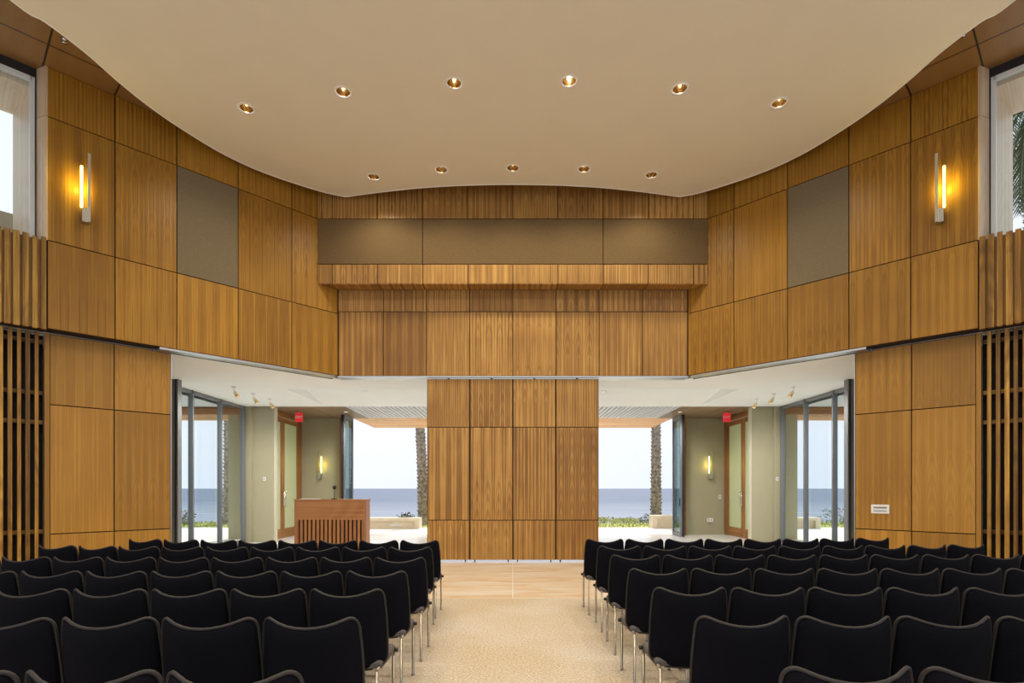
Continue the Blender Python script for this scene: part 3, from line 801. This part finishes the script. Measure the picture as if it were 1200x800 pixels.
nth = ['aisle-end', 'second', 'third', 'fourth', 'fifth', 'sixth', 'seventh', 'eighth', 'ninth', 'tenth', 'eleventh']
ROWS = {-1: [(6.61, .89, 8, 9), (5.84, .86, 9, 8), (4.96, .79, 10, 4), (4.13, .80, 8, 0), (3.39, .80, 6, 0), (2.63, .745, 5, 0), (1.85, .725, 3, 0)],
        1: [(6.78, .90, 8, 9), (5.95, .925, 9, 8), (5.15, .92, 10, 4), (4.27, .905, 8, 0), (3.44, .885, 6, 0), (2.66, .90, 5, 0), (1.89, .95, 4, 0)]}
PITCH = .499
for s in (-1, 1):
    for ri, (d, x0, n, curl) in enumerate(ROWS[s]):
        x, y = x0, d; 
        for k in range(n):
            f = max(0, (k-2.5)/(n-3.5)) if n > 4 else 0
            th = R(curl)*min(1, f)
            jit = R(random.uniform(-1.2, 1.2))
            cx = x+.5*PITCH*math.cos(th); cy = y+.5*PITCH*math.sin(th)
            x += PITCH*math.cos(th); y += PITCH*math.sin(th)
            if k == 0: lb = f'black fabric stacking chair at the aisle end, {rown[ri]} of the {"right" if s>0 else "left"} block'
            else: lb = f'black fabric stacking chair, {nth[k]} from the aisle, {rown[ri]} of the {"right" if s>0 else "left"} block'
            loc = (s*cx, cy+.0+random.uniform(-.006, .006), 0); rz = s*th+jit
            g = f'black stacking chairs of the {"right" if s>0 else "left"} block'
            if not used:
                proto.location = loc; proto.rotation_euler = (0, 0, rz); proto['label'] = lb; proto['group'] = g; used = True
            else: dup(proto, loc, rz, lb, g)

# ------------------------------------------------------------------ outside
mb = MB(); mb.bx(-30, 30, 18.62, 21.9, -.12, 0, 'concrete')
for s in (-1, 1): mb.bx(*sorted((s*8.2, s*30)), 7, 18.62, -.12, 0, 'concrete')
struct(mb, 'ground_terrace', 'pale concrete terrace outside the hall', 'ground')
mb = MB()
mb.face([(-60, 21.9, -.01), (60, 21.9, -.01), (60, 25.2, -.02), (-60, 25.2, -.02)], 'grass')
mb.face([(-60, 25.2, -.02), (60, 25.2, -.02), (60, 34, -5.2), (-60, 34, -5.2)], 'sand')
mb.face([(-60, 34, -5.2), (60, 34, -5.2), (60, 60, -6.1), (-60, 60, -6.1)], 'sand')
struct(mb, 'ground_bluff', 'grassy bluff edge dropping to the beach', 'ground')
mb = MB(); mb.face([(-9000, 40, -6), (9000, 40, -6), (9000, 14000, -6), (-9000, 14000, -6)], 'sea'); struct(mb, 'ground_sea', 'blue grey sea reaching the horizon', 'sea')
rg = random.Random(3); mb = MB()
for k in range(9000):
    x = rg.uniform(-22, 22); y = rg.uniform(22, 25.4); h = rg.uniform(.03, .08)*(1.6 if y > 24.6 else 1); a = rg.uniform(0, 6.28); w = .02
    dx, dy = math.cos(a)*w, math.sin(a)*w; lx = rg.uniform(-.05, .05)
    mb.face([(x-dx, y-dy, -.02), (x+dx, y+dy, -.02), (x+lx, y+lx, h)], 'grass')
tag(mb.build('grass'), 'green grass along the bluff edge behind the terrace', 'grass', kind='stuff')

def palm(x, y, r0, r1, hgt, lean, label, seed, crown=True, nfr=34, flen=3.0, droop=1.0):
    rg = random.Random(seed)
    root = empty('palm_tree', (x, y, 0), label=label, cat='palm tree', group='palm trees outside')
    m = MB(); n = 14; rings = int(hgt/.16)
    P = []
    ax = lambda t: (lean*t*t*hgt*.06, 0, t*hgt)
    for i in range(rings+1):
        t = i/rings; rr = r0+(r1-r0)*t; cx, cy, cz = ax(t)
        if t < .05: rr *= 1+.5*(1-t/.05)
        rw = []
        for k in range(n):
            a = 2*math.pi*k/n; q = rr*(1+rg.uniform(-.05, .05)); rw.append((cx+q*math.cos(a), cy+q*math.sin(a), cz))
        P.append(rw)
    m.grid(P, 'bark', closed_u=True)
    for i in range(rings):                                 # old leaf bases
        t = (i+.5)/rings; rr = r0+(r1-r0)*t; cx, cy, cz = ax(t)
        for k in range(9):
            a = 2*math.pi*(k+.5*(i % 2))/9+rg.uniform(-.15, .15); ca, sa = math.cos(a), math.sin(a)
            w = rr*.30; o = rr*rg.uniform(1.12, 1.36); hz = rg.uniform(.1, .17)
            b0 = Vector((cx+ca*rr*.9-sa*w, cy+sa*rr*.9+ca*w, cz-.08)); b1 = Vector((cx+ca*rr*.9+sa*w, cy+sa*rr*.9-ca*w, cz-.08))
            tp = Vector((cx+ca*o, cy+sa*o, cz+hz*.6)); tq = Vector((cx+ca*rr*.9, cy+sa*rr*.9, cz+hz*.5))
            m.face([b0, b1, tp], 'bark'); m.face([b1, tq, tp], 'bark'); m.face([tq, b0, tp], 'bark')
    m.build('trunk', root)
    if crown:
        cx, cy, cz = ax(1); m = MB(); m2 = MB()
        for k in range(nfr):
            a = 2*math.pi*k/nfr*3.07+rg.uniform(-.2, .2); el = rg.uniform(-.9, 1.2)
            p = Vector((cx, cy, cz)); d = Vector((math.cos(a)*math.cos(el), math.sin(a)*math.cos(el), math.sin(el)))
            st = [p.copy()]
            for q in range(12):
                d = (d+Vector((0, 0, -.13*droop))).normalized(); p = p+d*flen/12; st.append(p.copy())
            m.tube(st, [.03*(1-q/14) for q in range(13)], 'leaf_grey', n=4)
            for q in range(2, 13):
                dd = (st[q]-st[q-1]).normalized(); sd = dd.cross(Vector((0, 0, 1))).normalized()
                for e in (-1, 1):
                    for h_ in (0, .5):
                        b_ = st[q-1].lerp(st[q], h_); ll = .75*math.sin(math.pi*(q+1)/14)+.1
                        tip = b_+sd*e*ll*.6+dd*ll*.6+Vector((0, 0, -.25*ll*droop+rg.uniform(-.06, .06)))
                        m.face([b_-dd*.025, b_+dd*.025, tip], 'leaf')
        m.build('fronds', root)
    return root
palm(6.45, 24.6, .225, .155, 8.0, 0, 'thick palm trunk standing in the grass in the right terrace opening', 1)
palm(-3.95, 24.0, .21, .17, 8.5, -1.0, 'palm trunk at the edge of the veneer panel in the left terrace opening', 2)
palm(-12.7, 24.6, .30, .24, 8.2, 0, 'palm trunk seen through the left glass wall', 5)
palm(14.0, 14.6, .26, .2, 12.0, 0, 'palm with drooping fronds outside the right clerestory window', 8, nfr=60, flen=2.9, droop=2.0)
palm(14.8, 24.0, .10, .08, 6.0, 0, 'slender bare trunk seen through the right glass wall', 11, nfr=12, flen=1.2)

def shrub(name, x, y, w, h, label, seed, n=160, mat='leaf', fl=None):
    rg = random.Random(seed); r = empty(name, (x, y, 0), label=label, cat='shrub', group='shrubs beyond the terrace')
    m = MB(); s_ = MB(); f = MB()
    for k in range(9):
        a = rg.uniform(0, 6.28); q = rg.uniform(.1, .45)*w; s_.tube([(0, 0, 0), (q*.5*math.cos(a), q*.5*math.sin(a), h*.5), (q*math.cos(a), q*math.sin(a), h*.85)], .008, 'bark', n=4)
    for k in range(n):
        a = rg.uniform(0, 6.28); q = math.sqrt(rg.random())*w*.5; z = h*(.12+rg.random()*.85)*math.sqrt(max(0.05, 1-(q/(w*.5))**2*.8))
        c = Vector((q*math.cos(a), q*math.sin(a), z)); d = Vector((rg.uniform(-1, 1), rg.uniform(-1, 1), rg.uniform(-.2, 1))).normalized()*.11; e = d.orthogonal().normalized()*.03
        m.face([c, c+d*.5+e, c+d, c+d*.5-e], mat)
        if fl and rg.random() < .22:
            c = c+Vector((0, 0, .05)); f.lathe([(.0001, -.02), (.028, 0), (.0001, .02)], fl, c, 5)
    s_.build('stems', r); m.build('foliage', r)
    if fl: f.build('flowers', r)
shrub('agave_shrub', -4.75, 24.2, .9, .50, 'small green shrub behind the stone bench in the left opening', 21, 130)
shrub('flowering_shrub', -13.6, 22.6, .9, .75, 'reddish flowering shrub seen through the left glass wall', 22, 150, fl='flower')
shrub('leafy_shrub', -11.4, 22.8, 1.1, .45, 'low green shrub beside the palm beyond the left glass wall', 23, 140)
shrub('grassy_shrub', 4.2, 25.1, 1.5, .26, 'low bushy clump at the bluff edge near the veneer panel in the right opening', 24, 260, mat='grass')
shrub('grassy_shrub', 5.3, 25.2, 1.4, .22, 'low bushy clump between grass and sea beside the palm in the right opening', 25, 240, mat='grass')
shrub('dry_shrub', 6.05, 24.2, .8, .45, 'dark dry clump at the foot of the thick palm trunk', 26, 170, mat='leaf_grey')
shrub('dry_shrub', 14.2, 23.6, 1.8, .8, 'dry twiggy shrub seen through the right glass wall', 27, 300, mat='leaf_grey')

def bench(x0, x1, y, h, label, light=False):
    r = empty('stone_bench', ((x0+x1)/2, y, 0), label=label, cat='bench', group='stone benches on the terrace'); w = (x1-x0)/2
    m = MB(); m.bx(-w, w, -.0, .55, h-.11, h, 'bench_stone'); m.build('seat_slab', r)
    for a, b in ((-w, -w+.18), (w-.18, w)):
        m = MB(); m.bx(a, b, .0, .55, 0, h-.11, 'bench_stone'); m.build('leg', r)
    m = MB(); m.bx(-w+.18, w-.18, .12, .5, 0, h-.11, 'bench_stone'); m.build('back_wall', r)
    if light: m = MB(); m.bx(w*.2, w*.5, .10, .12, .10, .17, 'white_paint'); m.build('step_light', r)
bench(-6.6, -3.62, 21.2, .42, 'long low stone bench on the terrace in the left opening', True)
bench(5.5, 7.6, 21.5, .50, 'low stone bench on the terrace beside the palm in the right opening')
bench(10.4, 12.0, 21.3, .42, 'low stone bench seen through the right glass wall')
for s in (-1, 1):
    mb = MB(); mb.bx(*sorted((s*8.42, s*8.78)), 16.85, 17.1, 0, Z1, 'tan_wall'); struct(mb, 'column_outside', f'tan outdoor pier beyond the {"right" if s>0 else "left"} glass wall', 'column')

# ------------------------------------------------------------------ world, sun
sc = bpy.context.scene
w = bpy.data.worlds.new('World'); sc.world = w; w.use_nodes = True; nt = w.node_tree; N, L = nt.nodes, nt.links
bg = N['Background']; tc = N.new('ShaderNodeTexCoord'); sp = N.new('ShaderNodeSeparateXYZ'); L.new(tc.outputs['Generated'], sp.inputs[0])
rp = N.new('ShaderNodeValToRGB'); e = rp.color_ramp.elements
e[0].position = 0; e[0].color = (.76, .80, .91, 1); e[1].position = .35; e[1].color = (.92, .93, .97, 1)
L.new(sp.outputs['Z'], rp.inputs[0])
nz = N.new('ShaderNodeTexNoise'); nz.inputs['Scale'].default_value = 3; nz.inputs['Detail'].default_value = 4; L.new(tc.outputs['Generated'], nz.inputs[0])
r2 = N.new('ShaderNodeValToRGB'); r2.color_ramp.elements[0].position = .35; r2.color_ramp.elements[0].color = (.95, .96, 1, 1); r2.color_ramp.elements[1].position = .6; r2.color_ramp.elements[1].color = (1, 1, 1, 1)
L.new(nz.outputs['Fac'], r2.inputs[0])
mx = N.new('ShaderNodeMix'); mx.data_type = 'RGBA'; mx.blend_type = 'MULTIPLY'; mx.inputs[0].default_value = 1
L.new(rp.outputs[0], mx.inputs[6]); L.new(r2.outputs[0], mx.inputs[7]); L.new(mx.outputs[2], bg.inputs[0]); bg.inputs[1].default_value = 1.25
lamp('sun', 'SUN', None, (0, 30, 30), 4.0, (1, .95, .85), rot=(R(-47), R(6), 0), angle=R(6))

# ------------------------------------------------------------------ camera
cd = bpy.data.cameras.new('camera'); cam = bpy.data.objects.new('camera', cd); col.objects.link(cam)
cam.location = (0, 0, CAM_Z); cam.rotation_euler = (R(90), 0, 0)
cd.sensor_width = 36; cd.lens = 640*36/1200; cd.shift_y = 172/1200; cd.shift_x = -1/1200
cd.clip_end = 30000; cd.clip_start = .05
sc.camera = cam
sc.view_settings.view_transform = 'Standard'; sc.view_settings.look = 'None'; sc.view_settings.gamma = 1
sc.view_settings.use_curve_mapping = False; sc.view_settings.exposure = 0.0
sc.cycles.max_bounces = 10; sc.cycles.diffuse_bounces = 6; sc.cycles.transparent_max_bounces = 12
sc.cycles.sample_clamp_indirect = 6; sc.cycles.caustics_reflective = False; sc.cycles.caustics_refractive = False
